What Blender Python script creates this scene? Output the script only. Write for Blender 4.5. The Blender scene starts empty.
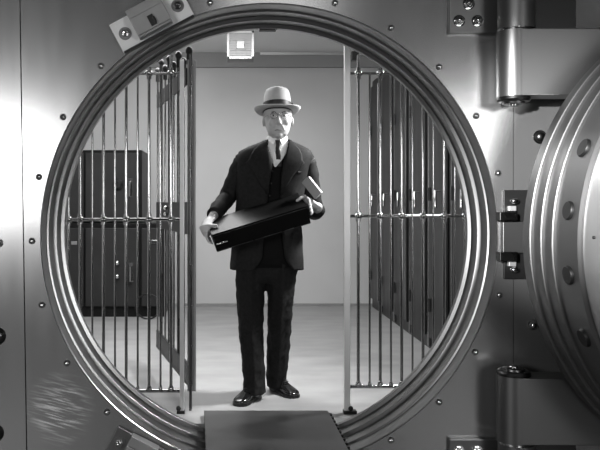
import bpy, bmesh, math, random
from mathutils import Vector, Matrix
random.seed(7)
S = bpy.context.scene
C = S.collection
F = 700.0; VX = 228.0; VY = 202.0; CH = 1.14          # focal length in px, vanishing point, camera height
def P(px, py, D): return Vector(((px-VX)*D/F, D, CH+(VY-py)*D/F))

# ---------------------------------------------------------------- camera, world, lights, exposure
cam = bpy.data.objects.new('camera', bpy.data.cameras.new('camera')); C.objects.link(cam)
cam.location = (0, 0, CH); cam.rotation_euler = (math.pi/2, 0, 0)
cam.data.sensor_width = 36; cam.data.lens = 36*F/600
cam.data.shift_x = (300-VX)/600; cam.data.shift_y = (VY-225)/600
cam.data.clip_start = 0.05
S.camera = cam
S.view_settings.view_transform = 'Standard'; S.view_settings.look = 'None'
S.view_settings.gamma = 1; S.view_settings.exposure = 0.0
S.view_settings.use_curve_mapping = False
w = bpy.data.worlds.new('world'); S.world = w; w.use_nodes = True
w.node_tree.nodes['Background'].inputs[0].default_value = (0.5, 0.5, 0.5, 1)
w.node_tree.nodes['Background'].inputs[1].default_value = 0.02
def area(name, loc, target, sx, sy, power, spread=math.pi):
    l = bpy.data.lights.new(name, 'AREA'); l.shape = 'RECTANGLE'; l.size = sx; l.size_y = sy
    l.energy = power; l.spread = spread
    o = bpy.data.objects.new(name, l); C.objects.link(o); o.location = loc
    o.rotation_euler = (Vector(target)-Vector(loc)).to_track_quat('-Z', 'Y').to_euler()
    return o
area('flood_lamp_left', (-2.75, -1.3, 1.57), (-0.9, 3.3, 1.3), 1.5, 0.75, 74)
area('flood_lamp_right', (2.7, -1.3, 1.38), (1.0, 3.3, 1.4), 1.0, 1.15, 50)
area('corridor_ceiling_light', (0.4, 0.9, 2.75), (0.3, 3.3, 1.2), 0.8, 0.4, 3)
area('vault_key_light', (1.38, 4.15, 2.15), (0.1, 4.12, 0.7), 0.22, 0.22, 19, 1.35)
area('vault_ceiling_light', (-0.3, 5.1, 2.60), (-0.3, 5.6, 0), 1.6, 1.2, 94)
sp = bpy.data.lights.new('hinge_fill_spot', 'SPOT'); sp.energy = 2700; sp.spot_size = math.radians(16); sp.spot_blend = 1.0; sp.shadow_soft_size = 0.06  # added fill spot, brightens the wall by the hinges and the door edge
so_ = bpy.data.objects.new('hinge_fill_spot', sp); C.objects.link(so_); so_.location = (-1.3, -0.9, 2.1)
so_.rotation_euler = (Vector((1.55, 3.2, 1.28))-so_.location).to_track_quat('-Z', 'Y').to_euler()

# ---------------------------------------------------------------- materials
def mat(name, col, rough=0.5, metal=0.0, var=0.0, scale=8.0, stretch=(1,1,1), bump=0.0, bscale=60, aniso=0.0, rvar=0.0, coat=0.0, emit=0.0, spec=0.5):
    m = bpy.data.materials.new(name); m.use_nodes = True
    nt = m.node_tree; b = nt.nodes['Principled BSDF']
    c = (col, col, col, 1)
    b.inputs['Base Color'].default_value = c; b.inputs['Roughness'].default_value = rough
    b.inputs['Metallic'].default_value = metal
    b.inputs['Specular IOR Level'].default_value = spec
    if aniso: b.inputs['Anisotropic'].default_value = aniso
    if coat: b.inputs['Coat Weight'].default_value = coat
    if emit:
        b.inputs['Emission Color'].default_value = (1,1,1,1); b.inputs['Emission Strength'].default_value = emit
    if var or rvar or bump:
        tc = nt.nodes.new('ShaderNodeTexCoord'); mp = nt.nodes.new('ShaderNodeMapping')
        mp.inputs['Scale'].default_value = stretch
        nt.links.new(tc.outputs['Object'], mp.inputs[0])
        n = nt.nodes.new('ShaderNodeTexNoise'); n.inputs['Scale'].default_value = scale; n.inputs['Detail'].default_value = 6
        nt.links.new(mp.outputs[0], n.inputs[0])
        if var:
            r = nt.nodes.new('ShaderNodeMapRange'); r.inputs[1].default_value = 0.3; r.inputs[2].default_value = 0.7
            r.inputs[3].default_value = max(0, col*(1-var)); r.inputs[4].default_value = min(1, col*(1+var))
            nt.links.new(n.outputs[0], r.inputs[0]); nt.links.new(r.outputs[0], b.inputs['Base Color'])
        if rvar:
            r = nt.nodes.new('ShaderNodeMapRange'); r.inputs[1].default_value = 0.3; r.inputs[2].default_value = 0.7
            r.inputs[3].default_value = max(0.02, rough-rvar); r.inputs[4].default_value = min(1, rough+rvar)
            nt.links.new(n.outputs[0], r.inputs[0]); nt.links.new(r.outputs[0], b.inputs['Roughness'])
        if bump:
            n2 = nt.nodes.new('ShaderNodeTexNoise'); n2.inputs['Scale'].default_value = bscale; n2.inputs['Detail'].default_value = 4
            nt.links.new(mp.outputs[0], n2.inputs[0])
            bp = nt.nodes.new('ShaderNodeBump'); bp.inputs['Strength'].default_value = bump; bp.inputs['Distance'].default_value = 0.002
            nt.links.new(n2.outputs[0], bp.inputs['Height']); nt.links.new(bp.outputs[0], b.inputs['Normal'])
    return m

def plate_mat():
    """brushed steel wall plate with a few wiped and scuffed patches"""
    m = mat('brushed_steel_plate', 0.42, 0.25, 0.76, var=0.025, scale=3, stretch=(5,1,0.7), rvar=0.012)
    nt = m.node_tree; b = nt.nodes['Principled BSDF']
    src = b.inputs['Base Color'].links[0].from_socket
    tc = [n for n in nt.nodes if n.type == 'TEX_COORD'][0]
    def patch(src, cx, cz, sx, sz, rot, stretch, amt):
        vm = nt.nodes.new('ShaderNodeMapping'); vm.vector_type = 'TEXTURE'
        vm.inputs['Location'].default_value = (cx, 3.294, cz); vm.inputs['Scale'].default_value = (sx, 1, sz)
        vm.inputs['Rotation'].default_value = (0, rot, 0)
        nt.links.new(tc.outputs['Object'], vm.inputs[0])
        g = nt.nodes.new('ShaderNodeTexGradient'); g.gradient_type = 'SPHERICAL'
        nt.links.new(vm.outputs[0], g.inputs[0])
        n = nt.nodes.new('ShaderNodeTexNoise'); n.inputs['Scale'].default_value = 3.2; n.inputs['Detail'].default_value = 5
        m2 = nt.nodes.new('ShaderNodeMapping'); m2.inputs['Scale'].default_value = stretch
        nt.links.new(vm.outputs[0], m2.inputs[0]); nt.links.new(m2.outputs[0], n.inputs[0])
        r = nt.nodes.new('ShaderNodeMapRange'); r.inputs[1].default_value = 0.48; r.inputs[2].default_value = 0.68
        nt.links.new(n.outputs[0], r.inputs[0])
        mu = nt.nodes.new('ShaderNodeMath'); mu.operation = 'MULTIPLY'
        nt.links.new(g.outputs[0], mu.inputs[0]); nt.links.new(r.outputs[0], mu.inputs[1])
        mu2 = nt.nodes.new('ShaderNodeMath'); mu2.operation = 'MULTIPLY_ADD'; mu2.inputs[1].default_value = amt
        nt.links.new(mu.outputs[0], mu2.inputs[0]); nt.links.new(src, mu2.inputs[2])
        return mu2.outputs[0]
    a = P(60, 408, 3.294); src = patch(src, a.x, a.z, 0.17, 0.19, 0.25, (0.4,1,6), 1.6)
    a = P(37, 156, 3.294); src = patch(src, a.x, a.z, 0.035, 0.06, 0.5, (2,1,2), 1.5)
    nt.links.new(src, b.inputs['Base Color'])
    return m

M = dict(
  plate=plate_mat(),
  ring=mat('turned_steel', 0.25, 0.28, 1.0),
  door=mat('turned_door_steel', 0.20, 0.42, 0.9),
  plug=mat('machined_plug_steel', 0.5, 0.34, 0.7),
  hinge=mat('satin_steel', 0.22, 0.38, 0.9),
  chrome=mat('polished_steel', 0.75, 0.14, 1.0),
  bar=mat('bar_steel', 0.4, 0.15, 1.0),
  bright=mat('light_painted_steel', 0.72, 0.38, 0.6),
  white=mat('white_enamel', 0.80, 0.35),
  darksteel=mat('dark_steel', 0.10, 0.3, 1.0, rvar=0.08, scale=10),
  blackmetal=mat('black_lacquered_metal', 0.006, 0.3, 0.0, spec=0.09),
  iron=mat('dark_iron', 0.03, 0.45, 0.6),
  jamb=mat('grey_enamelled_steel', 0.33, 0.4, 0.3, var=0.1),
  wall=mat('painted_plaster', 0.56, 0.75, var=0.04, scale=1.5, bump=0.05),
  frieze=mat('grey_frieze_paint', 0.30, 0.7),
  ceiling=mat('ceiling_plaster', 0.82, 0.8, var=0.03, scale=1.0),
  floor=mat('worn_linoleum', 0.30, 0.6, spec=0.2, var=0.14, scale=3.0, stretch=(1,2.2,1), bump=0.05, rvar=0.08),
  corrfloor=mat('corridor_floor', 0.12, 0.5, var=0.1),
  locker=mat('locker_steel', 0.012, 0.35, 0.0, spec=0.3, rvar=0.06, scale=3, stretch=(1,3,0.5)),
  lockeredge=mat('locker_edge_steel', 0.22, 0.25, 0.9),
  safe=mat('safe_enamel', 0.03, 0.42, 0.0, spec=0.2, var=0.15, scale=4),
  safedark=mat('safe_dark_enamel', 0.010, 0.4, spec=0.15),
  sill=mat('ribbed_rubber_steel', 0.10, 0.42, 0.6, var=0.3, scale=2.2, stretch=(1.0,3.0,1), bump=0.1, rvar=0.08),
  skin=mat('skin', 0.43, 0.5, var=0.07, scale=25, bump=0.1),
  lip=mat('lip', 0.14, 0.5), brow=mat('grey_brow', 0.18, 0.8), hair=mat('grey_hair', 0.4, 0.7, var=0.3, scale=90),
  eyew=mat('eye_white', 0.6, 0.2), iris=mat('iris', 0.02, 0.15),
  suit=mat('dark_wool', 0.015, 0.75, spec=0.12, var=0.25, scale=60, bump=0.15, bscale=200),
  trouser=mat('dark_wool_trouser', 0.013, 0.75, spec=0.12, var=0.25, scale=60, bump=0.15, bscale=200),
  vest=mat('dark_wool_vest', 0.006, 0.8, spec=0.12),
  shirt=mat('white_cotton', 0.82, 0.7), tie=mat('dark_silk', 0.015, 0.4, var=0.5, scale=70),
  felt=mat('pale_felt', 0.42, 0.85, var=0.05, scale=40, bump=0.1), ribbon=mat('black_ribbon', 0.008, 0.5),
  shoe=mat('black_leather', 0.008, 0.16, coat=0.6), 
  cover=mat('grey_paper_cover', 0.28, 0.6), pages=mat('page_edges', 0.75, 0.7, var=0.1, scale=60, stretch=(1,1,1)),
)
gm = bpy.data.materials.new('spectacle_glass'); gm.use_nodes = True
gb = gm.node_tree.nodes['Principled BSDF']; gb.inputs['Transmission Weight'].default_value = 1; gb.inputs['Roughness'].default_value = 0.02; gb.inputs['IOR'].default_value = 1.05
M['glass'] = gm

# ---------------------------------------------------------------- helpers
ROOT = {}
def rootloc(o):
    while o.parent: o = o.parent
    return Vector(o.location)
def obj(name, bm, m, parent=None, smooth=False, bevel=0, loc=None, auto=None):
    bmesh.ops.recalc_face_normals(bm, faces=bm.faces)
    off = rootloc(parent) if parent else (Vector(loc) if loc is not None else Vector((0,0,0)))
    bmesh.ops.translate(bm, verts=bm.verts, vec=-off)
    me = bpy.data.meshes.new(name); bm.to_mesh(me); bm.free()
    o = bpy.data.objects.new(name, me); C.objects.link(o)
    ms = m if isinstance(m, (list, tuple)) else [m]
    for x in ms: me.materials.append(M[x])
    if smooth:
        for p in me.polygons: p.use_smooth = True
        if auto:
            me.set_sharp_from_angle(angle=math.radians(auto))
    if parent: o.parent = parent
    elif loc is not None: o.location = loc
    if bevel:
        b = o.modifiers.new('bevel', 'BEVEL'); b.width = bevel; b.segments = 2; b.limit_method = 'ANGLE'
    return o
def thing(name, label, cat, loc=(0,0,0), group=None):
    o = bpy.data.objects.new(name, None); C.objects.link(o); o.location = loc; o.empty_display_size = 0.1
    o['label'] = label; o['category'] = cat
    if group: o['group'] = group
    return o
def tag(o, label, cat, group=None):
    o['label'] = label; o['category'] = cat
    if group: o['group'] = group
    return o
def struct(o): o['kind'] = 'structure'; return o
def box(bm, c, s, R=None):
    r = bmesh.ops.create_cube(bm, size=1)
    mm = Matrix.Translation(Vector(c)) @ (R.to_4x4() if R else Matrix.Identity(4)) @ Matrix.Diagonal((*s, 1))
    bmesh.ops.transform(bm, matrix=mm, verts=r['verts']); return bm
def bx(bm, x0, x1, y0, y1, z0, z1): return box(bm, ((x0+x1)/2, (y0+y1)/2, (z0+z1)/2), (abs(x1-x0), abs(y1-y0), abs(z1-z0)))
def frame_of(d):
    d = d.normalized(); a = Vector((0,0,1)) if abs(d.z) < 0.9 else Vector((1,0,0))
    u = d.cross(a).normalized(); return u, d.cross(u).normalized()
def loft(bm, rings, cap=True, closed_v=False):
    vs = [[bm.verts.new(p) for p in r] for r in rings]; n = len(vs[0])
    for i in range(len(vs)-1):
        for j in range(n):
            k = (j+1) % n
            bm.faces.new((vs[i][j], vs[i][k], vs[i+1][k], vs[i+1][j]))
    if cap:
        bm.faces.new(vs[0][::-1]); bm.faces.new(vs[-1])
    return vs
def tube(bm, pts, rads, seg=12, flat=1.0, roundcap=False):
    pts = [Vector(p) for p in pts]
    if not isinstance(rads, (list, tuple)): rads = [rads]*len(pts)
    rads = list(rads)
    if roundcap:
        d0 = (pts[0]-pts[1]).normalized(); d1 = (pts[-1]-pts[-2]).normalized()
        a, b = pts[0], pts[-1]; ra, rb = rads[0], rads[-1]
        pts = [a+d0*ra*.9, a+d0*ra*.6] + pts + [b+d1*rb*.6, b+d1*rb*.9]; rads = [ra*.35, ra*.78]+rads+[rb*.78, rb*.35]
    u = None; rings = []
    for i, p in enumerate(pts):
        d = (pts[min(i+1, len(pts)-1)]-pts[max(i-1, 0)]).normalized()
        if u is None: u, v = frame_of(d)
        else:
            u = (u - d*u.dot(d)).normalized(); v = d.cross(u)
        rings.append([p + (u*math.cos(t)+v*math.sin(t)*flat)*rads[i] for t in [2*math.pi*j/seg for j in range(seg)]])
    loft(bm, rings); return bm
def cyl(bm, p0, p1, r0, r1=None, seg=24): return tube(bm, [p0, p1], [r0, r1 if r1 is not None else r0], seg)
def sph(bm, c, r, s=(1,1,1), u=16, v=12, R=None):
    q = bmesh.ops.create_uvsphere(bm, u_segments=u, v_segments=v, radius=r)
    mm = Matrix.Translation(Vector(c)) @ (R.to_4x4() if R else Matrix.Identity(4)) @ Matrix.Diagonal((*s, 1))
    bmesh.ops.transform(bm, matrix=mm, verts=q['verts']); return bm
def lathe_y(bm, cx, cz, prof, seg=160, ez=1.0, closed=True):
    """revolve (r, y) profile about the line x=cx, z=cz"""
    rings = [[Vector((cx+r*math.cos(2*math.pi*j/seg), y, cz+ez*r*math.sin(2*math.pi*j/seg))) for j in range(seg)] for r, y in prof]
    vs = [[bm.verts.new(p) for p in r] for r in rings]
    n = len(vs)
    for i in range(n if closed else n-1):
        a = vs[i]; b = vs[(i+1) % n]
        for j in range(seg):
            k = (j+1) % seg; bm.faces.new((a[j], a[k], b[k], b[j]))
    if not closed:
        bm.faces.new(vs[0][::-1]); bm.faces.new(vs[-1])
    return bm
def lathe_z(bm, c, prof, seg=32, sx=1, sy=1):
    rings = [[Vector((c[0]+sx*r*math.cos(2*math.pi*j/seg), c[1]+sy*r*math.sin(2*math.pi*j/seg), c[2]+z)) for j in range(seg)] for r, z in prof]
    loft(bm, rings); return bm
def N(): return bmesh.new()

# ---------------------------------------------------------------- structure
D0 = 3.294; DB = 3.60
CX, CZ, EZ = 0.1939, 0.98, 1.018
ZT, ZB = 2.95, -0.45
RW = 1.0776
def seamx(z):       # the joint at the left leans a little
    a = P(20, 0, D0); b = P(26.7, 450, D0)
    t = (z-b.z)/(a.z-b.z); return b.x+(a.x-b.x)*t
XR = P(513.5, 200, D0).x
def wall_with_hole():
    bm = N(); seg = 192; g = 0.0025
    pin = []; pout = []
    cnr = []
    for j in range(seg):
        t = 2*math.pi*j/seg
        c, s = math.cos(t), math.sin(t)
        pin.append((CX+RW*c, CZ+EZ*RW*s))
        best = 1e9
        for lim, comp in ((XR-g, 'r'), (ZT, 't'), (ZB, 'b'), (None, 'l')):
            if comp == 'r' and c > 1e-6: k = (XR-g-CX)/c
            elif comp == 't' and s > 1e-6: k = (ZT-CZ)/s
            elif comp == 'b' and s < -1e-6: k = (ZB-CZ)/s
            elif comp == 'l' and c < -1e-6:
                k = (seamx(CZ)-CX)/c
                for _ in range(8): k = (seamx(CZ+k*s)+g-CX)/c
            else: continue
            best = min(best, k)
        pout.append([CX+best*c, CZ+best*s])
    corners = [(XR-g, ZT), (seamx(ZT)+g, ZT), (seamx(ZB)+g, ZB), (XR-g, ZB)]
    for cx, cz in corners:
        j = min(range(seg), key=lambda q: (pout[q][0]-cx)**2+(pout[q][1]-cz)**2); pout[j] = [cx, cz]
    rings = []
    for pts, y in ((pin, DB), (pin, D0), (pout, D0), (pout, DB)):
        rings.append([bm.verts.new((p[0], y, p[1])) for p in pts])
    for i in range(4):
        a, b = rings[i], rings[(i+1) % 4]
        for j in range(seg):
            k = (j+1) % seg; bm.faces.new((a[j], a[k], b[k], b[j]))
    return bm
wall_front = struct(obj('wall_front', wall_with_hole(), 'plate'))
def prism_plate(x0b, x0t, x1b, x1t, y0, y1):
    bm = N()
    f = [bm.verts.new(v) for v in ((x0b,y0,ZB),(x1b,y0,ZB),(x1t,y0,ZT),(x0t,y0,ZT))]
    b = [bm.verts.new(v) for v in ((x0b,y1,ZB),(x1b,y1,ZB),(x1t,y1,ZT),(x0t,y1,ZT))]
    bm.faces.new(f); bm.faces.new(b[::-1])
    for i in range(4):
        k = (i+1) % 4; bm.faces.new((f[i], b[i], b[k], f[k]))
    return bm
wl = struct(obj('wall_left', prism_plate(-2.6, -2.6, seamx(ZB)-.0025, seamx(ZT)-.0025, D0-0.002, DB), 'plate'))
wr = struct(obj('wall_right', prism_plate(XR+.001, XR+.001, 3.9, 3.9, D0, DB), 'plate'))
# corridor floor in front (lower than the vault floor)
bm = N(); bx(bm, -2.6, 3.9, -1.9, D0, ZB-.1, ZB); struct(obj('floor_corridor', bm, 'corrfloor'))
# vault room
XL, XRm, YB, ZC = -2.0, 1.70, 7.67, 2.77
bm = N(); bx(bm, XL-.1, XRm+.1, DB, YB+.1, -0.1, 0); struct(obj('floor', bm, 'floor'))
bm = N(); bx(bm, XL-.1, XRm+.1, DB, YB+.1, ZC, ZC+.1); struct(obj('ceiling', bm, 'ceiling'))
bm = N(); bx(bm, XL-.1, XRm+.1, YB, YB+.1, 0, ZC); struct(obj('wall_back', bm, 'wall'))
bm = N(); bx(bm, XL-.1, XL, DB, YB, 0, ZC); struct(obj('wall_vault_left', bm, 'wall'))
bm = N(); bx(bm, XRm, XRm+.1, DB, YB, 0, ZC); struct(obj('wall_vault_right', bm, 'wall'))
zf = P(300, 67, YB-.05).z
bm = N(); bx(bm, XL, XRm, YB-.05, YB, zf, ZC); o = struct(obj('trim_1', bm, 'frieze'))
bm = N(); bx(bm, 0.35, XRm, YB-.075, YB-.05, ZC-.03, ZC-.005); struct(obj('trim_2', bm, 'bright'))
bm = N(); bx(bm, XL, XRm, YB-.02, YB, 0, .03); struct(obj('baseboard_back', bm, 'jamb'))

# screws around the frame and in the plates
def screw_bm(c, r, deep=1.0):
    bm = N(); cx, cy, cz = c
    prof = [(r*1.25, cy+.001), (r*1.25, cy-.0015), (r*1.0, cy-.003), (r*.97, cy-.006*deep), (r*.75, cy-.011*deep), (r*.4, cy-.0135*deep), (r*.05, cy-.0145*deep)]
    lathe_y(bm, cx, cz, prof, 20, closed=False)
    return bm
scr = [(101,66),(63,117),(39,177),(32,241),(42,305),(67,363),(107,412),(210,3),(335,3),(391,28),(439,67),(476,116),(498,173),(499,295),(475,352),(439,402),(391,440)]
for px, py in scr:
    c = P(px, py, D0-.001); obj('screw', screw_bm(c, .0125), 'chrome', wall_front, smooth=True)
for px, py, r in ((-1,243,.016),(-3,336,.034),(-5,433,.034)):
    c = P(px, py, D0-.003); obj('bolt_head', screw_bm(c, r, 1.4), 'chrome' if r < .02 else 'darksteel', wl, smooth=True)
for px, py, r in ((540,137,.026),(533,325,.02)):
    c = P(px, py, D0-.001); obj('bolt_head', screw_bm(c, r, 1.6), 'darksteel' if r > .025 else 'chrome', wr, smooth=True)

# ---------------------------------------------------------------- stepped round frame
RG = thing('vault_door_frame', 'huge stepped round polished steel frame that the man is seen through', 'vault door frame', (CX, D0, CZ))
RR = [1.0776, 1.063, 1.0475, 1.031]; DD = [D0, 3.387, 3.482, 3.575, DB]
c_ = .005
def step(r0, rn, ya, yb):   # solid ring, r0 inner radius, front faces chamfered
    ro = RW-.0005
    return lathe_y(N(), CX, CZ, [(ro, ya-.003), (r0+.0145, ya-.0005), (r0+.001, ya+.0065), (r0, ya+.008), (r0, yb), (ro, yb)], 240, EZ)
# outermost rim, a slim polished lip standing a touch proud of the wall
bm = lathe_y(N(), CX, CZ, [(RW-.0005, D0-.004), (RW-.004, D0-.003), (RW-.0065, D0+.002), (RW-.007, DD[1]), (RW-.0005, DD[1])], 240, EZ)
obj('outer_rim', bm, 'ring', RG, smooth=True, auto=25)
for k in (1, 2):
    obj('ring_step', step(RR[k], RR[k], DD[k], DD[k+1]), 'ring', RG, smooth=True, auto=25)
obj('inner_lip', lathe_y(N(), CX, CZ, [(RW-.0005, DD[3]), (RR[3]+.016, DD[3]-.0005), (RR[3]+.001, DD[3]+.0065), (RR[3], DD[3]+.008), (RR[3], DB+.01), (RW-.0005, DB+.01)], 240, EZ), 'ring', RG, smooth=True, auto=25)
# small catch at the crown of the inner lip
a = P(259, 29.5, 3.62); b_ = P(276, 29.5, 3.62)
bm = N(); bx(bm, a.x, b_.x, 3.60, 3.64, a.z-.008, a.z+.012); lt = obj('latch', bm, 'iron', RG, bevel=.003)
for q in (a, b_):
    bm = N(); sph(bm, (q.x, 3.597, q.z), .008); obj('latch_screw', bm, 'chrome', lt, smooth=True)

# clamps bolted beside the frame
def clamp(px, py, ang, label, L=.36, W=.15, flip=1, em='white'):
    c = P(px, py, D0); root = thing('clamp_bracket', label, 'bracket', c, 'clamps beside the round frame')
    R = Matrix.Rotation(ang, 3, 'Y')
    def q(x, y, z): return c + R @ Vector((x, y, z))
    bm = N(); box(bm, q(0, -.012, 0), (L, .022, W), R); obj('base_plate', bm, em, root, bevel=.003)
    bm = N(); box(bm, q(-.005, -.045, .008), (L*.46, .06, W*.98), R)
    box(bm, q(-.005, -.08, -.01*flip), (L*.46, .012, W*.6), R); obj('block', bm, 'jamb', root, bevel=.004)
    bm = N(); box(bm, q(.0, -.088, -.02), (.028, .008, .05), R); obj('slot', bm, 'iron', root)
    bm = N(); box(bm, q(.012, -.094, -.025), (.012, .01, .03), R); obj('pin', bm, 'chrome', root, bevel=.002)
    bm = N(); box(bm, q(0, -.02, -W*.54), (L*.98, .03, .012), R); obj('edge_strip', bm, 'iron', root, bevel=.002)
    for s in (-1, 1):
        x = s*L*.37
        bm = N(); cyl(bm, q(x, -.023, .0), q(x, -.027, .0), .030); obj('washer', bm, 'hinge', root, smooth=True, auto=30)
        bm = N(); cyl(bm, q(x, -.026, 0), q(x, -.044, 0), .021, .018, 6); sph(bm, q(x, -.044, 0), .013)
        obj('nut', bm, 'chrome' if s < 0 else 'darksteel', root, bevel=.002)
clamp(152, 21, math.radians(-28), 'steel clamp block bolted to the wall at the upper left of the round frame', L=.375, W=.145)
clamp(141, 452, math.radians(27), 'steel clamp bolted to the wall at the lower left of the round frame', L=.30, W=.13, em='hinge')

# ---------------------------------------------------------------- bridge plate over the bottom of the frame
xl, xr = -.128, .532
bm = N()
pts = [(xl, 3.735), (xr, 3.735), (.545, 2.95), (-.09, 2.95)]
t = [bm.verts.new((x, y, .006)) for x, y in pts]; b2 = [bm.verts.new((x, y, -.022)) for x, y in pts]
bm.faces.new(t); bm.faces.new(b2[::-1])
for i in range(4): bm.faces.new((t[i], b2[i], b2[(i+1) % 4], t[(i+1) % 4]))
# floor starts at DB so the plate laps it; keep it above the floor
for v in bm.verts: v.co.z += .022
SP = thing('threshold_plate', 'dark ribbed steel bridge plate laid over the bottom of the round frame', 'threshold plate', (.2, 3.3, 0))
obj('tread', bm, 'sill', SP, bevel=.002)
for x in (xl+.05, (xl+xr)/2, xr-.05):
    bm = N(); bx(bm, x-.012, x+.012, 2.98, 3.58, -.10, 0.0); obj('rib', bm, 'iron', SP)
for i in range(14):
    y = 3.71-i*.055; xx = xr+.002+(3.735-y)*.0166
    bm = N(); box(bm, (xx+.006, y, .008), (.02, .022, .02)); obj('edge_tooth', bm, 'iron', SP)

# ---------------------------------------------------------------- hinges
def hinge(sgn, label):
    """sgn +1 upper, -1 lower; mirrored about the frame centre height"""
    def Z(py): # py measured on the upper hinge, mirrored for the lower one
        z = P(0, py, 3.09).z - CZ
        return CZ + 0.012*(0 if sgn > 0 else 1) + sgn*z
    root = thing('door_hinge', label, 'hinge', (1.25, D0, Z(60)), 'crane hinges carrying the round door')
    bcx, bcy, br = 1.291, 3.165, .0745
    # wall plate
    x0, x1 = P(449, 0, D0-.02).x, P(600, 0, D0).x
    zb = CZ + sgn*(P(0, 34, D0-.02).z-CZ)
    zt = CZ + sgn*1.32
    bm = N(); bx(bm, x0, P(503, 0, D0).x, D0-.028, D0, min(zb, zt), max(zb, zt)); obj('mounting_plate', bm, 'hinge', root, bevel=.006)
    for px, py in ((459,21),(477.5,21),(468.5,4),(459,-13),(477.5,-13)):
        a = P(px, py, D0-.03); z = CZ+sgn*(a.z-CZ) - (0 if sgn > 0 else .0)
        bm = N(); cyl(bm, (a.x, D0-.028, z), (a.x, D0-.033, z), .028); obj('washer', bm, 'chrome', root, smooth=True, auto=30)
        bm = N(); cyl(bm, (a.x, D0-.032, z), (a.x, D0-.052, z), .023, .021, 6); sph(bm, (a.x, D0-.052, z), .014, (1, .8, 1)); obj('nut', bm, 'chrome', root, bevel=.003)
    # fixed knuckle above the moving barrel
    bm = N(); cyl(bm, (bcx+.012, bcy, Z(26)), (bcx+.012, bcy, Z(-70)), .080, seg=48); 
    obj('fixed_knuckle', bm, 'hinge', root, smooth=True, auto=30)
    bm = N(); bx(bm, bcx+.03, P(575,0,3.16).x, 3.15, D0, min(Z(26), Z(-70)), max(Z(26), Z(-70))); obj('knuckle_block', bm, 'iron', root, bevel=.004)
    bm = N(); cyl(bm, (bcx, bcy, Z(27.8)), (bcx, bcy, Z(25.2)), .070, seg=40); obj('thrust_ring', bm, 'chrome', root, smooth=True, auto=30)
    # moving barrel + arm
    bm = N(); cyl(bm, (bcx, bcy, Z(28)), (bcx, bcy, Z(95)), br, seg=64)
    obj('barrel', bm, 'hinge', root, smooth=True, auto=30)
    bm = N(); bx(bm, bcx, 2.9, bcy-.0742, bcy+.055, min(Z(28), Z(95)), max(Z(28), Z(95))); obj('arm', bm, 'hinge', root, bevel=.004)
    zc = Z(95); s = -sgn
    bm = N(); lathe_z(bm, (bcx, bcy, zc), [(.072, 0), (.074, s*.012), (.068, s*.02), (.05, s*.022), (.048, s*.03), (.02, s*.034), (.004, s*.036)], 40); 
    obj('cap', bm, 'darksteel', root, smooth=True, auto=40)
    bm = N(); sph(bm, (bcx, bcy, zc+s*.034), .02, (1,1,.5)); obj('cap_nut', bm, 'chrome', root, smooth=True)
hinge(1, 'upper steel crane hinge with barrel, seen from below, bolted to the wall')
hinge(-1, 'lower steel crane hinge with barrel, seen from above, bolted to the wall')

# bracket pair between the hinges
LB = thing('latch_bracket', 'steel strip with two dark box brackets on the wall beside the open door', 'bracket', P(514, 236, D0))
def pr(x0, x1, y0, y1, d0, d1, m, name, par, bev=.003):
    a = P(x0, y0, d0); b = P(x1, y1, d0); bm = N(); bx(bm, a.x, b.x, d0, d1, a.z, b.z); return obj(name, bm, m, par, bevel=bev)
pr(503, 528, 222, 253, D0-.035, D0, 'hinge', 'strip', LB)
for s, (ya, yb) in enumerate(((190, 222), (252, 279))):
    br = pr(504, 529, ya, yb, D0-.015, D0, 'iron', 'box_bracket', LB)
    pr(500, 518, (212 if s == 0 else 252), (220.5 if s == 0 else 261), D0-.07, D0-.015, 'darksteel', 'jaw', LB)
    yc = 208.5 if s == 0 else 264
    pr(509, 516.5, yc-2.5, yc+2.5, D0-.04, D0-.015, 'bright', 'block', br)
    c = P(514.5, 201 if s == 0 else 269.5, D0-.03)
    bm = N(); sph(bm, c, .018, (1.2,1,.8)); obj('knob', bm, 'chrome', br, smooth=True)

# ---------------------------------------------------------------- the open round door
DXC, DZC = 2.375, CZ
VD = thing('vault_door', 'massive round stepped steel vault door swung open at the right edge', 'vault door', (DXC, 3.05, DZC))
def dstep(ra, ya, yb, name, m='door', rin=.9):
    return obj(name, lathe_y(N(), DXC, DZC, [(rin, ya), (ra, ya), (ra, yb+.006), (ra-.0018, yb+.002), (ra-.006, yb), (rin, yb)], 220), m, VD, smooth=True, auto=25)
dstep(1.09, 3.05, 2.985, 'flange'); dstep(1.076, 2.985, 2.912, 'door_step'); dstep(1.062, 2.912, 2.84, 'door_step')
# plug with the bolt circle
obj('bolt_ring', lathe_y(N(), DXC, DZC, [(.85, 2.84), (1.048, 2.84), (1.048, 2.80), (1.045, 2.665), (1.036, 2.655), (.85, 2.655)], 220), 'door', VD, smooth=True, auto=25)
obj('inner_plug', lathe_y(N(), DXC, DZC, [(.3, 2.655), (1.028, 2.655), (1.022, 2.60), (1.008, 2.56), (.97, 2.53), (.93, 2.52), (.91, 2.535), (.3, 2.535)], 220), 'plug', VD, smooth=True, auto=20)
bm = lathe_y(N(), DXC, DZC, [(.95, 3.049), (.95, 2.56), (.02, 2.56), (.02, 3.049)], 96); obj('back_plate', bm, 'hinge', VD, smooth=True, auto=25)
for k in range(26):
    t = math.radians(13.846*(k+.5)); d = Vector((math.cos(t), 0, math.sin(t))); c = Vector((DXC, 2.742, DZC))
    bm = N(); tube(bm, [c+d*.96, c+d*1.052, c+d*1.057], [.038, .038, .034], 28)
    obj('locking_bolt', bm, 'iron', VD, smooth=True, auto=40)
for k in range(13):
    t = math.radians(180-1.6+27.69*k); d = Vector((math.cos(t), 0, math.sin(t)))
    bm = N(); cc = Vector((DXC, 2.592, DZC)); tube(bm, [cc+d*1.0, cc+d*1.024], [.007, .006], 12); obj('set_screw', bm, 'iron', VD, smooth=True)

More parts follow.
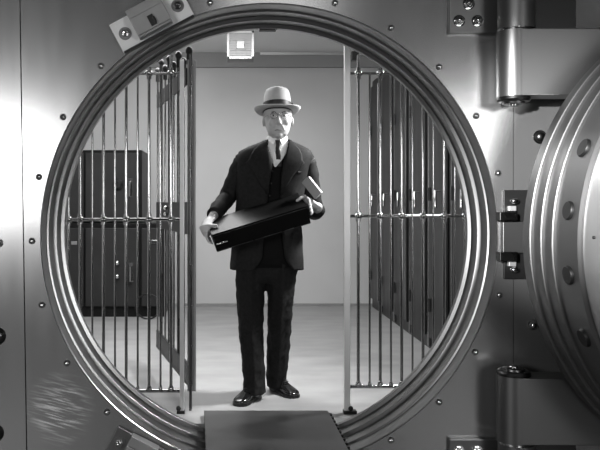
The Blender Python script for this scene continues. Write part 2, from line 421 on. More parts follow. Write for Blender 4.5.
# ---------------------------------------------------------------- day gate behind the frame: fixed panels
GY = 3.78
def arcz(X, sgn, r=1.30): return None
def panel(name, label, bars, rails, post, catsgn):
    root = thing(name, label, 'grille', (P(post[0], 0, GY).x, GY, 0), 'fixed barred panels beside the opening')
    zt = P(0, 73.5, GY).z; zb = P(0, rails[2], GY).z; zm = P(0, rails[1], GY).z
    x_end = P(rails[3], 0, GY).x; xp = P(post[0], 0, GY).x
    for i, (z, r) in enumerate(((zt, .008), (zm, .0085), (zb, .010))):
        bm = N(); tube(bm, [(xp, GY, z), (x_end, GY, z)], r, 12); obj('rail', bm, 'bar' if i else 'bar', root, smooth=True, auto=40)
    for i, (px, thick) in enumerate(bars):
        x = P(px, 0, GY).x; r = .0082 if thick else .0055
        bm = N(); tube(bm, [(x, GY, zb-.004), (x, GY, zt+.10 if thick else zt)], r, 14)
        b = obj('bar', bm, 'bar', root, smooth=True, auto=40)
        if thick:
            for z in (zm, zt):
                bm = N(); sph(bm, (x, GY, z), .022, (1, 1, .85)); cyl(bm, (x, GY, z-.03), (x, GY, z+.03), .013, .013, 14)
                obj('collar', bm, 'bar', b, smooth=True, auto=40)
        bm = N(); lathe_z(bm, (x, GY, zb+.006), [(r*2, 0), (r*1.7, .012), (r*1.05, .024)], 14); obj('foot_collar', bm, 'bar', b, smooth=True)
    # flat post
    w2 = post[1]/2*GY/F
    bm = N(); bx(bm, xp-w2, xp+w2, GY-.012, GY+.012, 0.012, P(0, post[2], GY).z); obj('post', bm, post[3], root, bevel=.002)
    bm = N(); bx(bm, xp-w2-.012*(catsgn < 0)-.004, xp+w2+.004+.03*(catsgn > 0), GY-.02, GY+.02, 0, .016); sph(bm, (xp+catsgn*.018, GY-.008, .028), .014)
    obj('post_foot', bm, 'iron', root, bevel=.002)
    return root
LBARS = [(68.5,1),(80.3,1),(92.3,0),(103.5,1),(115,0),(126.2,1),(137.7,0),(149,1),(160.5,0),(171,1)]
LBARS = [(57,0)]+LBARS
panel('barred_panel', 'fixed polished bar grille left of the opening, in front of the safes', LBARS, (73.5, 219.5, 391, 50), (182, 4.2, 60, 'bright'), -1)
RBARS = [(358.3,1),(369.7,0),(380.3,1),(391,0),(401.7,1),(412.5,0),(423,1),(433.5,0),(444.2,1),(455,0),(465.2,1),(476,0)]
panel('barred_panel', 'fixed polished bar grille right of the opening, in front of the lockers', RBARS, (73.5, 216, 386.5, 480), (347, 6, 38, 'bright'), 1)

# open gate leaf, folded back into the vault at the left
OG = thing('gate_leaf', 'open barred gate leaf swung back into the vault left of the man', 'gate', (-.225, 3.83, 0))
A = Vector((-.205, 3.85, 0)); B = Vector((-.50, 4.95, 0)); AB = B-A
z0 = P(0, 388, 3.85).z
# wide enamelled stile nearest the opening, with rivets
bm = N(); a = P(187.5, 60, 3.86); b = P(196, 391, 3.86); bx(bm, a.x, b.x, 3.85, 3.875, b.z, a.z); st = obj('hinge_stile', bm, 'jamb', OG, bevel=.002)
for k in range(9):
    z = a.z-.03-k*((a.z-b.z-.06)/8)
    bm = N(); sph(bm, ((a.x+b.x)/2, 3.849, z), .006, (1,.5,1)); obj('rivet', bm, 'chrome', st, smooth=True)
zt_ = 1.93
for k in range(8):
    f = .04+k*.135; p = A+AB*f
    r = .0095 if k % 2 == 0 else .007
    top = 1.97+.14*f-.05*((k % 2) == 1)
    bm = N(); tube(bm, [(p.x, p.y, z0+.02), (p.x, p.y, top)], r, 12); b = obj('bar', bm, 'bar' if k % 2 else 'darksteel', OG, smooth=True, auto=40)
    bm = N(); sph(bm, (p.x, p.y, top+.005), .020, (1,1,1.2)); cyl(bm, (p.x, p.y, top-.07), (p.x, p.y, top), .014, .014, 12); obj('finial', bm, 'iron', b, smooth=True, auto=40)
def plank(z0, z1, fa, fb, th, m, name):
    bm = N(); n = Vector((-AB.y, AB.x, 0)).normalized()*th
    pa, pb = A+AB*fa, A+AB*fb
    lo = [pa-n, pb-n, pb+n, pa+n]
    vs = [[bm.verts.new((q.x, q.y, z)) for q in lo] for z in (z0, z1)]
    bm.faces.new(vs[0][::-1]); bm.faces.new(vs[1])
    for i in range(4): bm.faces.new((vs[0][i], vs[0][(i+1) % 4], vs[1][(i+1) % 4], vs[1][i]))
    return obj(name, bm, m, OG, bevel=.002)
plank(z0+.01, z0+.12, 0, 1, .008, 'iron', 'kick_rail'); plank(1.80, 1.90, .1, 1, .006, 'iron', 'top_rail')
plank(.96, 1.14, .0, .98, .012, 'iron', 'lock_rail'); plank(z0+.0, z0+.02, 0, 1, .010, 'iron', 'bottom_rail')
bm = N(); sph(bm, (P(166, 212, 4.5).x, 4.47, P(0, 208, 4.5).z), .014); sph(bm, (P(166, 212, 4.5).x, 4.47, P(0, 214, 4.5).z), .014); obj('lock_knob', bm, 'chrome', OG, smooth=True)
bm = N(); tube(bm, [A+Vector((.0,-.02,.0)), A+Vector((0,-.02,1.95))], .008, 12); obj('hinge_rod', bm, 'darksteel', OG, smooth=True, auto=40)

# ---------------------------------------------------------------- safes at the left rear
def safe(name, label, x0, x1, y0, y1, Df, Db, doors):
    a = P(x0, y0, Df); b = P(x1, y1, Df)
    if b.z < 0.02: b.z = 0.0
    root = thing(name, label, 'safe', ((a.x+b.x)/2, (Df+Db)/2, b.z), 'steel safes at the rear of the vault')
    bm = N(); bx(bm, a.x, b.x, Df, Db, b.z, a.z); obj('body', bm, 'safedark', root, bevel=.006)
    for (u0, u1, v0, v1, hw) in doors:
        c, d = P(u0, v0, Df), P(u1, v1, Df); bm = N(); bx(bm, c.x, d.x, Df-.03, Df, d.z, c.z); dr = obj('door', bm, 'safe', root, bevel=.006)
        for kind, px, py in hw:
            q = P(px, py, Df-.05)
            if kind == 'k':
                bm = N(); tube(bm, [(q.x, Df-.03, q.z), (q.x, Df-.055, q.z), (q.x, Df-.075, q.z)], [.05, .05, .03], 24); obj('dial', bm, 'darksteel', dr, smooth=True, auto=40)
            elif kind == 's':
                bm = N(); sph(bm, (q.x, Df-.045, q.z), .026); obj('knob', bm, 'chrome', dr, smooth=True)
            elif kind == 'h':
                bm = N(); tube(bm, [(q.x, Df-.03, q.z+.05), (q.x, Df-.07, q.z+.05), (q.x, Df-.07, q.z-.09)], .013, 10); bx(bm, q.x-.02, q.x+.02, Df-.036, Df-.03, q.z-.1, q.z+.09); obj('handle', bm, 'bar', dr, smooth=True, auto=40)
            elif kind == 'p':
                bm = N(); bx(bm, q.x-.03, q.x+.03, Df-.038, Df-.03, q.z-.018, q.z+.018); obj('name_plate', bm, 'bar', dr, bevel=.002)
    return root
safe('safe', 'upper dark enamelled safe with dial and handle, on the wider safe', 40, 142, 150, 221.5, 7.0, 7.6, [(44, 84, 153, 219, []), (86, 139, 153, 219, [('k', 118, 184.5), ('h', 130, 187)])])
safe('safe', 'lower wide dark safe standing on the floor under the smaller one', 36, 164, 223, 319, 6.95, 7.62, [(40, 84, 228, 306, [('p', 74, 243)]), (86, 139, 228, 306, [('s', 117, 263), ('s', 117, 276.5), ('h', 131, 272)]), (142, 162, 228, 306, [('p', 154, 242)])])
# rounded hose-like ring on the floor
c = P(148, 309, 6.8)
bm = N(); tube(bm, [(c.x+.12*math.cos(t), 6.8, .125+.12*math.sin(t)) for t in [2*math.pi*k/40 for k in range(41)]], .008, 8)
tag(obj('floor_ring', bm, 'iron', smooth=True, loc=(c.x, 6.8, 0)), 'thin metal hoop standing against the lower safe', 'ring')

# ---------------------------------------------------------------- locker wall on the right
ys = [4.30, 4.86, 5.42, 5.98, 6.54, 7.10, 7.62]
names = ['steel locker nearest the round frame, behind the right bar grille', 'second steel locker from the front along the right wall', 'third steel locker from the front along the right wall', 'fourth steel locker from the front along the right wall', 'fifth steel locker from the front along the right wall', 'steel locker in the far right corner by the rear wall']
for k in range(6):
    y0, y1 = ys[k]+.004, ys[k+1]-.004; xf = 1.63
    root = thing('locker', names[k], 'locker', (xf, (y0+y1)/2, 0), 'tall steel lockers along the right wall')
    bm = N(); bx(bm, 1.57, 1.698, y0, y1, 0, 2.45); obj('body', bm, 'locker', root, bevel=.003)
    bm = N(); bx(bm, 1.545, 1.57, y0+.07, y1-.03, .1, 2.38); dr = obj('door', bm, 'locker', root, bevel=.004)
    bm = N(); bx(bm, 1.555, 1.57, y0+.004, y0+.05, .02, 2.44); obj('edge_strip', bm, 'lockeredge', root, bevel=.002)
    bm = N(); bx(bm, 1.535, 1.55, y0+.075, y0+.10, .12, 2.36); obj('door_edge', bm, 'lockeredge', dr, bevel=.002)
    for z in (.35, 1.2, 1.9):
        bm = N(); cyl(bm, (1.542, y1-.06, z-.05), (1.542, y1-.06, z+.05), .014, .014, 12); obj('hinge_pin', bm, 'iron', dr, smooth=True, auto=40)
    bm = N(); tube(bm, [(1.545, y0+.2, 1.22), (1.50, y0+.2, 1.22), (1.50, y0+.2, 1.10)], .010, 10); obj('handle', bm, 'chrome', dr, smooth=True, auto=40)

# ---------------------------------------------------------------- ceiling fixture
FY = 6.3
a = P(227, 31, FY); b = P(254, 59, FY)
VT = thing('wall_clock_box', 'square pale grilled box hanging from the vault ceiling', 'vent', ((a.x+b.x)/2, FY, a.z)); VT.name = 'ceiling_vent'
bm = N(); bx(bm, a.x, b.x, FY, FY+.16, b.z, a.z); obj('housing', bm, 'frieze', VT, bevel=.004)
bm = N()
w_ = b.x-a.x; h_ = a.z-b.z; t_ = .022
bx(bm, a.x, b.x, FY-.012, FY, a.z-t_, a.z); bx(bm, a.x, b.x, FY-.012, FY, b.z, b.z+t_); bx(bm, a.x, a.x+t_, FY-.012, FY, b.z, a.z); bx(bm, b.x-t_, b.x, FY-.012, FY, b.z, a.z)
obj('rim', bm, 'jamb', VT, bevel=.002)
bm = N(); cx_, cz_ = (a.x+b.x)/2, (a.z+b.z)/2; bx(bm, cx_-.035, cx_+.035, FY-.014, FY, cz_-.035, cz_+.035); obj('centre_plate', bm, 'jamb', VT, bevel=.002)
bm = N()
for k in range(9):
    z = b.z+t_+.012+k*(h_-2*t_-.02)/8.5; box(bm, (cx_, FY-.004, z), (w_-2*t_, .006, .007))
for s in (-1, 1): box(bm, (cx_+s*.045, FY-.007, cz_), (.006, .006, h_-2*t_)); box(bm, (cx_, FY-.007, cz_+s*.045), (w_-2*t_, .006, .006))
obj('grille', bm, 'frieze', VT)
bm = N(); cyl(bm, (cx_, FY+.08, a.z), (cx_, FY+.08, ZC), .02); obj('hanger', bm, 'jamb', VT, smooth=True, auto=40)
# dark junction box by the right post
a = P(352, 51, 5.6); b = P(359, 60, 5.6); bm = N(); bx(bm, a.x, b.x, 5.6, 5.66, b.z, a.z); cyl(bm, (a.x+.03, 5.63, a.z), (a.x+.03, 5.63, ZC), .008, .008, 10)
tag(obj('junction_box', bm, 'iron', bevel=.002, loc=((a.x+b.x)/2, 5.63, a.z)), 'small black box hanging from the ceiling behind the right post', 'junction box')

# ================================================================ the man
YM = 4.09
def q_(px, py, D=YM): return P(px, py, D)
def ell(c, a, b, n=32, p=2.4, up=None):
    out = []
    for j in range(n):
        t = 2*math.pi*j/n; ct, st_ = math.cos(t), math.sin(t)
        x = a*math.copysign(abs(ct)**(2/p), ct); y = b*math.copysign(abs(st_)**(2/p), st_)
        out.append(Vector((c[0]+x, c[1]+y, c[2])))
    return out
def remesh(o, v, sm=4, f=.5):
    r = o.modifiers.new('remesh', 'REMESH'); r.mode = 'VOXEL'; r.voxel_size = v; r.use_smooth_shade = True
    s = o.modifiers.new('smooth', 'SMOOTH'); s.iterations = sm; s.factor = f
def cloth(o, strength, size):
    t = bpy.data.textures.new('folds', 'CLOUDS'); t.noise_scale = size
    d = o.modifiers.new('folds', 'DISPLACE'); d.texture = t; d.strength = strength; d.mid_level = .5; d.texture_coords = 'GLOBAL'

HX, HY = P(278, 0, 4.06).x, 4.065
HS = 4.06/F
def hz(py): return CH+(VY-py)*HS
# ---- body (one continuous skin)
bm = N()
# head: rings from chin to crown, (py, half width, front y, back y)
rows = [(139.5,.024,-.030,.0),(138,.038,-.070,.01),(135.5,.052,-.088,.03),(132,.063,-.092,.055),(128,.070,-.092,.075),(124,.074,-.088,.088),(120,.077,-.088,.095),
        (116,.079,-.082,.100),(112,.080,-.088,.102),(108,.079,-.086,.102),(104,.073,-.080,.098),(99,.066,-.066,.088),(95,.052,-.045,.066),(92.5,.028,-.02,.035)]
rings = []
for py, hw, yf, yb in rows:
    z = hz(py); yc = (yf+yb)/2; b = (yb-yf)/2
    rings.append(ell((HX, HY+yc, z), hw, b, 36, 2.25))
loft(bm, rings)
# nose, brow, cheeks, chin, ears, eye sockets shaped with small volumes
sph(bm, (HX-.004, HY-.094, hz(124)), .014, (1.15,1.15,.9)); tube(bm, [(HX, HY-.080, hz(116)), (HX-.003, HY-.094, hz(123.5))], [.007, .0105], 12)
for s in (-1, 1):
    sph(bm, (HX+s*.011-.003, HY-.088, hz(125)), .008)
    sph(bm, (HX+s*.036, HY-.068, hz(123.5)), .022, (1,.8,1.1))
    sph(bm, (HX+s*.032, HY-.080, hz(114.5)), .011, (2.0,.8,.6))
    tube(bm, [(HX+s*.016, HY-.088, hz(127)), (HX+s*.030, HY-.080, hz(132))], [.006, .008], 10)
    sph(bm, (HX+s*.082, HY+.008, hz(121.5)), .030, (.30,.55,1.0), R=Matrix.Rotation(s*.25, 3, 'Z'))
    pass
sph(bm, (HX, HY-.080, hz(136.5)), .017, (1.2,.8,.8)); sph(bm, (HX-.002, HY-.087, hz(130.6)), .012, (1.7,.6,.42)); sph(bm, (HX-.002, HY-.086, hz(132.6)), .012, (1.4,.6,.42))
# neck and torso
tube(bm, [(HX, HY+.02, hz(130)), (HX-.003, HY+.03, hz(141)), (HX-.01, HY+.03, hz(150))], [.056, .056, .062], 20)
TR = [(272,267,31,.105),(250,267,31,.105),(220,268,29,.10),(195,270,29,.10),(175,272,30,.105),(163,274,32,.105),(155,275,30,.09),(150,275.5,25,.08),(145,276.5,15,.065)]
loft(bm, [ell(q_(cx, py), hw*YM/F*.93, b*.9, 32) for py, cx, hw, b in TR])
# legs under the trousers
LEG = {'r': [((252,268),4.09),((252,330),4.05),((254,385),4.06),((253,396),4.03)], 'l': [((281,268),4.10),((279,330),4.14),((277,378),4.22),((277,386),4.22)]}
for k, pts in LEG.items():
    tube(bm, [P(*p, d) for p, d in pts], [.068, .042, .032, .032], 16)
# arms
AR = [P(250,160,4.09), P(227,198,4.13), P(212.5,217,3.93)]
AL = [P(300,160,4.09), P(314.5,212,4.13), P(318,207,3.96)]
tube(bm, [AR[0], AR[1]], [.042, .036], 14, roundcap=True); tube(bm, [AR[1], AR[2]], [.038, .026], 14, roundcap=True)
tube(bm, [AL[0], AL[1]], [.042, .036], 14, roundcap=True); tube(bm, [AL[1], AL[2]], [.038, .026], 14, roundcap=True)

# the deposit box in box coordinates, needed by the hands
T0 = P(212, 234.5, 3.76); T1 = P(307, 205.5, 3.80); U = (T1-T0); LBX = U.length; U.normalize()
Wv = Vector((-.004, .18, .078)); Wv = (Wv-U*Wv.dot(U)).normalized(); Dn = Wv.cross(U).normalized()
if Dn.z > 0: Dn = -Dn
DW, DH = .195, .108
def B(u, w_, d): return T0 + U*(u*LBX) + Wv*w_ + Dn*d
# right hand (viewer's left) on the left end of the box
def hand(pl, fingers, thumb, r=.0085):
    tube(bm, pl[0], pl[1], 14, flat=.62, roundcap=True)
    for f in fingers: tube(bm, f, [r*1.1, r, r*.95, r*.8][:len(f)], 10, roundcap=True)
    tube(bm, thumb, [r*1.5, r*1.2, r*.95][:len(thumb)], 10, roundcap=True)
e = -.016/LBX
w1 = AR[2]
palm_c = B(e*1.2, .105, -.004)
fi = []
for i in range(4):
    wy = .130-.023*i
    k0 = B(e*1.3, wy, .004+.003*abs(i-1.5)); k1 = B(e*1.9, wy-.012, .030); k2 = B(e*1.6, wy-.022, .056); k3 = B(e*.75, wy-.028, .072-.004*abs(i-1.5))
    fi.append([k0, k1, k2, k3])
hand(([w1, (w1+palm_c)/2+Vector((-.006,0,.004)), palm_c, B(e*1.3, .088, .018)], [.026, .031, .038, .030]), fi, [B(e*.8, .11, -.008), B(.02, .085, -.014), B(.075, .072, -.010)])
# left hand (viewer's right) pressed flat round the right end
w2 = AL[2]; fi = []
f0 = 1+.016/LBX
palm2 = B(f0+.008, .105, .020)
for i in range(4):
    dz = -.010+.020*i
    k0 = B(f0+.014, .075, dz); k1 = B(f0+.020, .042, dz+.004); k2 = B(f0+.010, .016, dz+.008); k3 = B(f0-.006, .000+.004*abs(i-1), dz+.012)
    fi.append([k0, k1, k2, k3])
hand(([w2, (w2+palm2)/2+Vector((.004,0,0)), palm2, B(f0+.016, .075, .022)], [.026, .031, .038, .032]), fi, [B(f0+.002, .10, -.010), B(1-.015, .080, -.018), B(1-.065, .07, -.012)])
base = Vector((P(268,0,4.09).x, 4.09, 0))
man = obj('person', bm, 'skin', smooth=True, loc=base); remesh(man, .0036, 3, .5)
tag(man, 'elderly man in dark three-piece suit and pale hat holding a black metal box', 'person')

# ---- jacket torso surface
JT = [(269,267,35.5,.128),(262,267,35.3,.126),(250,267,34.5,.124),(235,267.5,33,.122),(220,268,32,.120),(205,269.5,32,.122),(190,270.5,33,.126),(175,272,34.5,.128),(163,274,36.5,.124),(156,275,37,.112),(151,275.5,34,.100),(147,276,27,.086),(143,277,17,.074),(140.5,277.5,12,.068)]
def jp(py):
    for i in range(len(JT)-1):
        a, b = JT[i], JT[i+1]
        if a[0] >= py >= b[0]:
            t = (a[0]-py)/(a[0]-b[0]); return [a[k]+(b[k]-a[k])*t for k in range(4)]
    return list(JT[0] if py > JT[0][0] else JT[-1])
def JS(py, ang, off=0.0):
    """ang 0 = straight front, + = viewer's right"""
    _, cx, hw, b = jp(py); a = hw*YM/F+off; bb = b+off; p = 2.5
    s, c = math.sin(ang), math.cos(ang)
    return Vector(((cx-VX)*YM/F + a*math.copysign(abs(s)**(2/p), s), YM - bb*math.copysign(abs(c)**(2/p), c), CH+(VY-py)*YM/F))
def itp(tab, x):
    tab = sorted(tab)
    if x <= tab[0][0]: return tab[0][1]
    for (a, va), (b, vb) in zip(tab, tab[1:]):
        if x <= b: return va+(vb-va)*(x-a)/(b-a)
    return tab[-1][1]
GL = [(140,-.85),(143,-.50),(145,-.33),(150,-.16),(155,-.09),(167,-.03),(200,-.06),(255,-.10),(262,-.16),(269,-.35)]
GR = [(140,.85),(143,.55),(145,.38),(150,.22),(160,.14),(175,.15),(200,.20),(255,.38),(262,.46),(269,.72)]
def gap(py): return itp(GL, py), itp(GR, py)      # the open front of the jacket
bm = N(); NA = 56; pys = [269,267,264,260,255,250,244,238,232,226,220,214,208,202,196,190,184,178,172,167,163,159,156,153,151,149,147,145,143,140.5]
rows_ = []
for py in pys:
    g0, g1 = gap(py); row = []
    for j in range(NA+1):
        ang = g1 + (2*math.pi - (g1-g0))*j/NA
        fold = .0022*math.sin(ang*9+py*.11)*(1 if py > 165 else .2) + .0015*math.sin(ang*4-py*.23)
        row.append(bm.verts.new(JS(py, ang, .004+fold)))
    rows_.append(row)
for i in range(len(rows_)-1):
    for j in range(NA): bm.faces.new((rows_[i][j], rows_[i][j+1], rows_[i+1][j+1], rows_[i+1][j]))
jacket = obj('jacket', bm, 'suit', man, smooth=True)
so = jacket.modifiers.new('thick', 'SOLIDIFY'); so.thickness = .006; so.offset = 0
# sleeves
def sleeve(pts, rads, seg=28):
    bm = N(); P_ = [Vector(p) for p in pts]
    # resample with wrinkles
    out = []; rr = []
    for i in range(len(P_)-1):
        n = 9
        for k in range(n):
            t = k/n; out.append(P_[i].lerp(P_[i+1], t)); rr.append((rads[i]+(rads[i+1]-rads[i])*t) + .0022*math.sin((i*n+k)*1.9))
    out.append(P_[-1]); rr.append(rads[-1])
    # soften the elbow
    for _ in range(2):
        out = [out[0]]+[(out[i-1]+out[i]*2+out[i+1])/4 for i in range(1, len(out)-1)]+[out[-1]]
    tube(bm, out, rr, seg, roundcap=False); 
    s = obj('sleeve', bm, 'suit', man, smooth=True); cloth(s, .010, .05); return s
sleeve([P(248,156,4.09), P(242,166,4.095), P(228,197,4.13), P(213.5,215,3.95)], [.058, .062, .052, .042])
sleeve([P(302,156,4.09), P(306.5,166,4.095), P(314,211,4.13), P(317.5,210,4.0)], [.058, .063, .055, .044])
# vest, shirt, collar, tie
bm = N(); rr_ = []
for py in (266,255,240,220,200,185,172,164,158,152,147):
    rr_.append([JS(py, 2*math.pi*j/40, -.010) for j in range(40)])
loft(bm, rr_); obj('waistcoat', bm, 'vest', man, smooth=True)
bm = N()
for py in (172,184,196): c = JS(py, -.02, -.008); sph(bm, c, .006, (1,.5,1))
obj('waistcoat_button', bm, 'iron', man, smooth=True)
def patch(corner_rows, off, name, m, th=.004, par=None):
    """rows of (py, ang_left, ang_right)"""
    bm = N(); vs = []
    for py, a0, a1 in corner_rows:
        vs.append([bm.verts.new(JS(py, a0+(a1-a0)*k/8, off)) for k in range(9)])
    for i in range(len(vs)-1):
        for k in range(8): bm.faces.new((vs[i][k], vs[i][k+1], vs[i+1][k+1], vs[i+1][k]))
    o = obj(name, bm, m, par or man, smooth=True); s = o.modifiers.new('thick', 'SOLIDIFY'); s.thickness = th; s.offset = 0; return o
patch([(141,-.8,.8),(143,-.56,.60),(145,-.42,.46),(148,-.29,.34),(151,-.20,.25),(156,-.12,.17),(161,-.07,.11),(168,-.0,.02)], -.003, 'shirt_front', 'shirt')
# neck band and collar wings
bm = N(); c0 = Vector((HX-.004, HY+.022, hz(140.5)))
tube(bm, [c0+Vector((0,0,-.024)), c0+Vector((0,.004,.022))], [.068, .062], 28); obj('shirt_collar', bm, 'shirt', man, smooth=True, auto=40)
for s in (-1, 1):
    bm = N(); cc = Vector((HX-.004, HY-.044, hz(139)))
    vs = [bm.verts.new(v) for v in (cc+Vector((s*.003,-.006,.004)), cc+Vector((s*.042,.028,.012)), cc+Vector((s*.046,.012,-.020)), cc+Vector((s*.022,-.022,-.040)))]
    bm.faces.new(vs); o = obj('collar_wing', bm, 'shirt', man); sd = o.modifiers.new('t', 'SOLIDIFY'); sd.thickness = .004
bm = N(); k = Vector((HX-.004, HY-.060, hz(143)))
loft(bm, [[k+Vector((x*wd, y*.008+yo, z)) for x, y in ((-1,0),(-.6,-1),(.6,-1),(1,0),(.6,1),(-.6,1))] for z, wd, yo in ((.012,.016,0),(-.012,.011,-.002),(-.02,.012,-.004),(-.06,.018,-.018),(-.10,.021,-.026),(-.14,.022,-.03))])
obj('necktie', bm, 'tie', man, smooth=True, auto=50)
# lapels and collar of the jacket
patch([(141,.70,.95),(143,.53,.85),(145,.37,.70),(147,.30,.62),(151,.20,.60),(156,.16,.62),(161,.135,.66),(164,.138,.78),(167,.142,.66),(176,.15,.48),(185,.17,.34),(195,.19,.22)], .012, 'lapel', 'suit', .004, jacket)
patch([(141,-.70,-.95),(143,-.48,-.85),(145,-.32,-.70),(147,-.25,-.62),(151,-.14,-.58),(156,-.085,-.60),(161,-.05,-.66),(164,-.04,-.78),(167,-.03,-.62),(176,-.04,-.42),(185,-.045,-.26),(195,-.05,-.07)], .012, 'lapel', 'suit', .004, jacket)
bm = N(); rg = []
for k2 in range(17):
    t = math.radians(-125+250*k2/16) + math.pi/2
    c = Vector((HX-.004+.080*math.cos(t), HY+.028+.066*math.sin(t), hz(140)-.026*abs((k2-8)/8)**1.5))
    rg.append(c)
tube(bm, rg, .014, 10); obj('jacket_collar', bm, 'suit', jacket, smooth=True)
patch([(172,.62,.92),(175,.60,.92)], .008, 'breast_pocket', 'suit', .002, jacket)
patch([(232,.62,1.15),(238,.60,1.15)], .013, 'pocket_flap', 'suit', .005, jacket)
for py in (206, 222): 
    bm = N(); sph(bm, JS(py, .30, .010), .009, (1,.5,1)); obj('jacket_button', bm, 'iron', jacket, smooth=True)
# trousers
bm = N()
loft(bm, [ell(q_(cx, py), hw*YM/F, b, 36) for py, cx, hw, b in ((236,267.5,30,.105),(255,267,31,.108),(268,266.5,31.5,.108),(277,266,30,.100),(282,265.5,26,.075))])
def leg(rows):
    rs = []
    for py, cx, hw, D in rows:
        c = P(cx, py, D); a = hw*D/F; rs.append([])
        n = 32
        for j in range(n):
            t = 2*math.pi*j/n; x = a*math.cos(t); y = a*1.12*math.sin(t)
            if math.sin(t) < 0: y -= .016*max(0, 1-abs(x)/(a*.35)) 
            rs[-1].append(c+Vector((x, y, 0)))
    loft(bm, rs)
leg([(262,251,15.5,4.09),(285,250.5,14.8,4.08),(310,250.5,13.2,4.06),(335,251.5,12.2,4.05),(360,253,11.4,4.055),(380,254,11.2,4.06),(389,254.3,11.6,4.05),(393,254.5,12,4.045)])
leg([(262,282,15.5,4.09),(285,281,14.2,4.09),(310,280,12.6,4.10),(335,279,11.8,4.14),(360,277.5,10.9,4.18),(378,276.5,10.2,4.21),(383,276.5,10.4,4.215),(386,276.5,10.6,4.22)])
tr = obj('trousers', bm, 'trouser', man, smooth=True); remesh(tr, .007, 3, .5); cloth(tr, .016, .06)
# shoes
def shoe(heel, toe, s):
    d = toe-heel; L = .25/.282; d.normalize(); n = Vector((-d.y, d.x, 0)); bm = N()
    prof = [(0,.024,.020,.055),(.015,.032,.018,.075),(.06,.034,.018,.088),(.10,.033,.018,.085),(.135,.036,.014,.070),(.17,.043,.010,.056),(.21,.047,.008,.046),(.245,.043,.008,.040),(.268,.032,.010,.034),(.282,.015,.012,.026)]
    prof = [(x*L, hw, zl, zh) for x, hw, zl, zh in prof]
    rs = []
    for x, hw, zl, zh in prof:
        c = heel+d*x; r = []
        for j in range(20):
            t = 2*math.pi*j/20; cc, ss = math.cos(t), math.sin(t)
            r.append(Vector((c.x, c.y, 0))+n*hw*math.copysign(abs(cc)**.75, cc)+Vector((0,0,(zl+zh)/2+(zh-zl)/2*math.copysign(abs(ss)**.8, ss))))
        rs.append(r)
    loft(bm, rs); sh = obj('shoe', bm, 'shoe', man, smooth=True); sm = sh.modifiers.new('s', 'SUBSURF'); sm.levels = sm.render_levels = 2
    bm = N(); lo = []
    for x, hw, zl, zh in prof:
        c = heel+d*x; lo.append((c, hw+.003))
    rs = []
    for c, hw in lo:
        z1 = .016; rs.append([Vector((c.x, c.y, 0))+n*hw, Vector((c.x, c.y, z1))+n*hw, Vector((c.x, c.y, z1))-n*hw, Vector((c.x, c.y, 0))-n*hw])
    loft(bm, rs); obj('sole', bm, 'iron', sh)
    bm = N()
    for x in (.105, .121, .137):
        c = heel+d*x; z = .072-(x-.105)*.35+.010; tube(bm, [Vector((c.x, c.y, z))-n*.02, Vector((c.x, c.y, z+.004)), Vector((c.x, c.y, z))+n*.02], .0035, 8)
    obj('laces', bm, 'iron', sh, smooth=True)
shoe(Vector((.172, 4.12, 0)), Vector((.055, 3.91, 0)), 1)
shoe(Vector((.275, 4.28, 0)), Vector((.385, 4.08, 0)), -1)
# hair at the temples
bm = N()
for s in (-1, 1): sph(bm, (HX+s*.076, HY+.022, hz(114)), .026, (.28,1.3,1.0))
sph(bm, (HX, HY+.075, hz(116)), .05, (1.15,.6,.9))
obj('hair', bm, 'hair', man, smooth=True)
# eyes, brows, mouth, spectacles
for s in (-1, 1):
    bm = N(); sph(bm, (HX+s*.031, HY-.0755, hz(117.3)), .0105, (1.15,.9,.65)); ey = obj('eye', bm, 'eyew', man, smooth=True)
    bm = N(); sph(bm, (HX+s*.031-.001, HY-.0845, hz(117.3)), .005, (1,.4,1)); obj('iris', bm, 'iris', ey, smooth=True)
    bm = N(); tube(bm, [(HX+s*.016, HY-.089, hz(114.3)), (HX+s*.032, HY-.090, hz(113.4)), (HX+s*.047, HY-.079, hz(114.6))], [.003, .004, .0025], 8); obj('eyebrow', bm, 'brow', man, smooth=True)
bm = N(); tube(bm, [(HX-.026, HY-.086, hz(131.9)), (HX-.012, HY-.0945, hz(131.4)), (HX-.002, HY-.0955, hz(131.6)), (HX+.010, HY-.0945, hz(131.4)), (HX+.022, HY-.086, hz(131.9))], [.0015,.003,.003,.003,.0015], 8); obj('lips', bm, 'lip', man, smooth=True)
sp = None; bm = N()
tube(bm, [(HX-.009, HY-.100, hz(117)), (HX, HY-.104, hz(115.8)), (HX+.009, HY-.100, hz(117))], .0014, 8)
for s in (-1, 1): tube(bm, [(HX+s*.051, HY-.094, hz(117)), (HX+s*.068, HY-.06, hz(117)), (HX+s*.079, HY+.0, hz(117.5))], .0013, 8)
for s in (-1, 1):
    tube(bm, [(HX+s*.030+.021*math.cos(t), HY-.099, hz(117.6)+.018*math.sin(t)) for t in [2*math.pi*k/28 for k in range(29)]], .0014, 8)
sp = obj('spectacles', bm, 'chrome', man, smooth=True)
# hat
bm = N()
def hatr(py_, a, b, dy=0, tilt=0, n=48): 
    return [Vector((HX-.004+a*math.cos(t)*(1), HY+.008+dy+b*math.sin(t), hz(py_)+tilt*math.sin(t))) for t in [2*math.pi*k/n for k in range(n)]]
def crown(py_, a, b, pinch=0, dz=0):
    out = []
    for k in range(48):
        t = 2*math.pi*k/48; ct, st_ = math.cos(t), math.sin(t)
        f = 1-pinch*max(0, -st_-.3)*abs(ct)*1.6
        out.append(Vector((HX-.004+a*ct*f, HY+.008+b*st_, hz(py_)-.09*b*st_)))
    return out
rs = [crown(111,.082,.104), crown(107,.0815,.103), crown(103,.080,.099,.04), crown(98,.077,.094,.10), crown(93,.072,.086,.18), crown(90,.065,.078,.25), crown(88.7,.053,.064,.28), crown(89.3,.036,.046,.2), crown(91,.014,.02)]
loft(bm, rs); hat = obj('hat', bm, 'felt', man, smooth=True)
bm = N(); vs = []
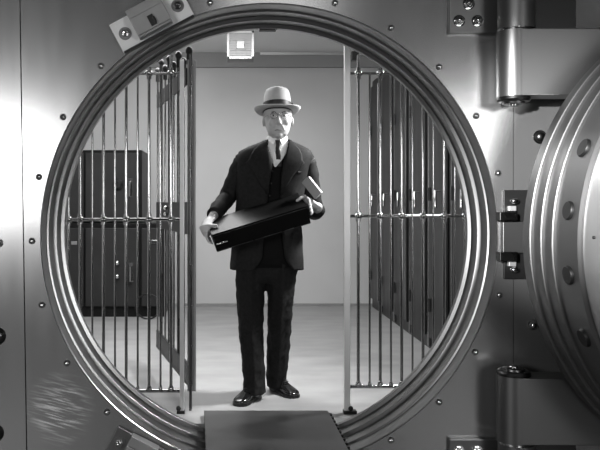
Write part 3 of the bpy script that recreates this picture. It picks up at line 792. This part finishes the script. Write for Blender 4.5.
prof = [(.0,0),(.012,-.003),(.028,-.005),(.042,-.002),(.050,.004),(.054,.009)]
for d, dz in prof:
    row = []
    for k in range(64):
        t = 2*math.pi*k/64; ct, st_ = math.cos(t), math.sin(t)
        side = abs(ct)**2; front = max(0, -st_)
        z = hz(111.0)+dz*(.3+1.0*side) - front**2*d*.10 + side*d*.12 - .14*(.102+d)*st_
        row.append(bm.verts.new((HX-.004+(.080+d)*ct, HY+.008+(.102+d)*st_, z)))
    vs.append(row)
for i in range(len(vs)-1):
    for k in range(64): bm.faces.new((vs[i][k], vs[i][(k+1) % 64], vs[i+1][(k+1) % 64], vs[i+1][k]))
br = obj('brim', bm, 'felt', hat, smooth=True); sd = br.modifiers.new('t', 'SOLIDIFY'); sd.thickness = .004; sd.offset = 0
bm = N(); loft(bm, [crown(111.8,.0845,.107), crown(111,.0850,.1075), crown(103.0,.0825,.1035,.03), crown(102.6,.078,.097)]); 
box(bm, (HX+.080, HY+.0, hz(106)), (.010,.03,.034)); obj('hat_band', bm, 'ribbon', hat, smooth=True, auto=50)

# ---- deposit box held by the man
DBX = thing('deposit_box', 'long black metal safe deposit box held tilted in both hands', 'box', T0)
def bxo(u0, u1, w0, w1, d0, d1, m, name, par, bev=.0015):
    bm = N(); vs = [bm.verts.new(B(u, w_, d)) for u in (u0, u1) for w_ in (w0, w1) for d in (d0, d1)]
    for f in ((0,1,3,2),(4,6,7,5),(0,4,5,1),(2,3,7,6),(0,2,6,4),(1,5,7,3)): bm.faces.new([vs[i] for i in f])
    return obj(name, bm, m, par, bevel=bev)
bxo(0, 1, 0, DW, .010, DH, 'blackmetal', 'body', DBX)
lid = bxo(-.004, 1.004, -.004, DW+.003, 0, .012, 'blackmetal', 'lid', DBX)
bxo(-.004, 1.004, -.006, -.003, .008, .013, 'darksteel', 'lid_edge', lid, .0005)
bxo(0.002, .998, -.003, .001, DH-.004, DH+.001, 'darksteel', 'bottom_edge', DBX, .0005)
bm = N(); hc = B(.075, -.004, DH*.52)
tube(bm, [hc+U*(-.032)+Dn*.006, hc+U*(-.028)-Wv*.012, hc-Wv*.018-Dn*.004, hc+U*.028-Wv*.012, hc+U*.032+Dn*.006], [.003,.005,.006,.005,.003], 10); obj('handle', bm, 'chrome', DBX, smooth=True)
# ---- ledger / papers under the man's left hand
c = P(312.5, 187.5, 3.90); ax = (P(322,196,3.88)-P(306,176,3.93)).normalized()
sd_ = Vector((.7,-.45,.55)); sd_ = (sd_-ax*sd_.dot(ax)).normalized(); n = ax.cross(sd_).normalized()
if n.y > 0: n = -n
R = Matrix((ax, n, sd_)).transposed()
LG = thing('ledger', 'thin book with grey cover and white page edges under his left hand', 'book', c)
bm = N(); box(bm, c, (.118, .020, .050), R); obj('pages', bm, 'pages', LG, bevel=.001)
bm = N(); box(bm, c+n*.0115, (.122, .003, .052), R); box(bm, c-n*.0115, (.122, .003, .052), R); box(bm, c-sd_*.026, (.122, .026, .003), R); obj('cover', bm, 'cover', LG, bevel=.001)
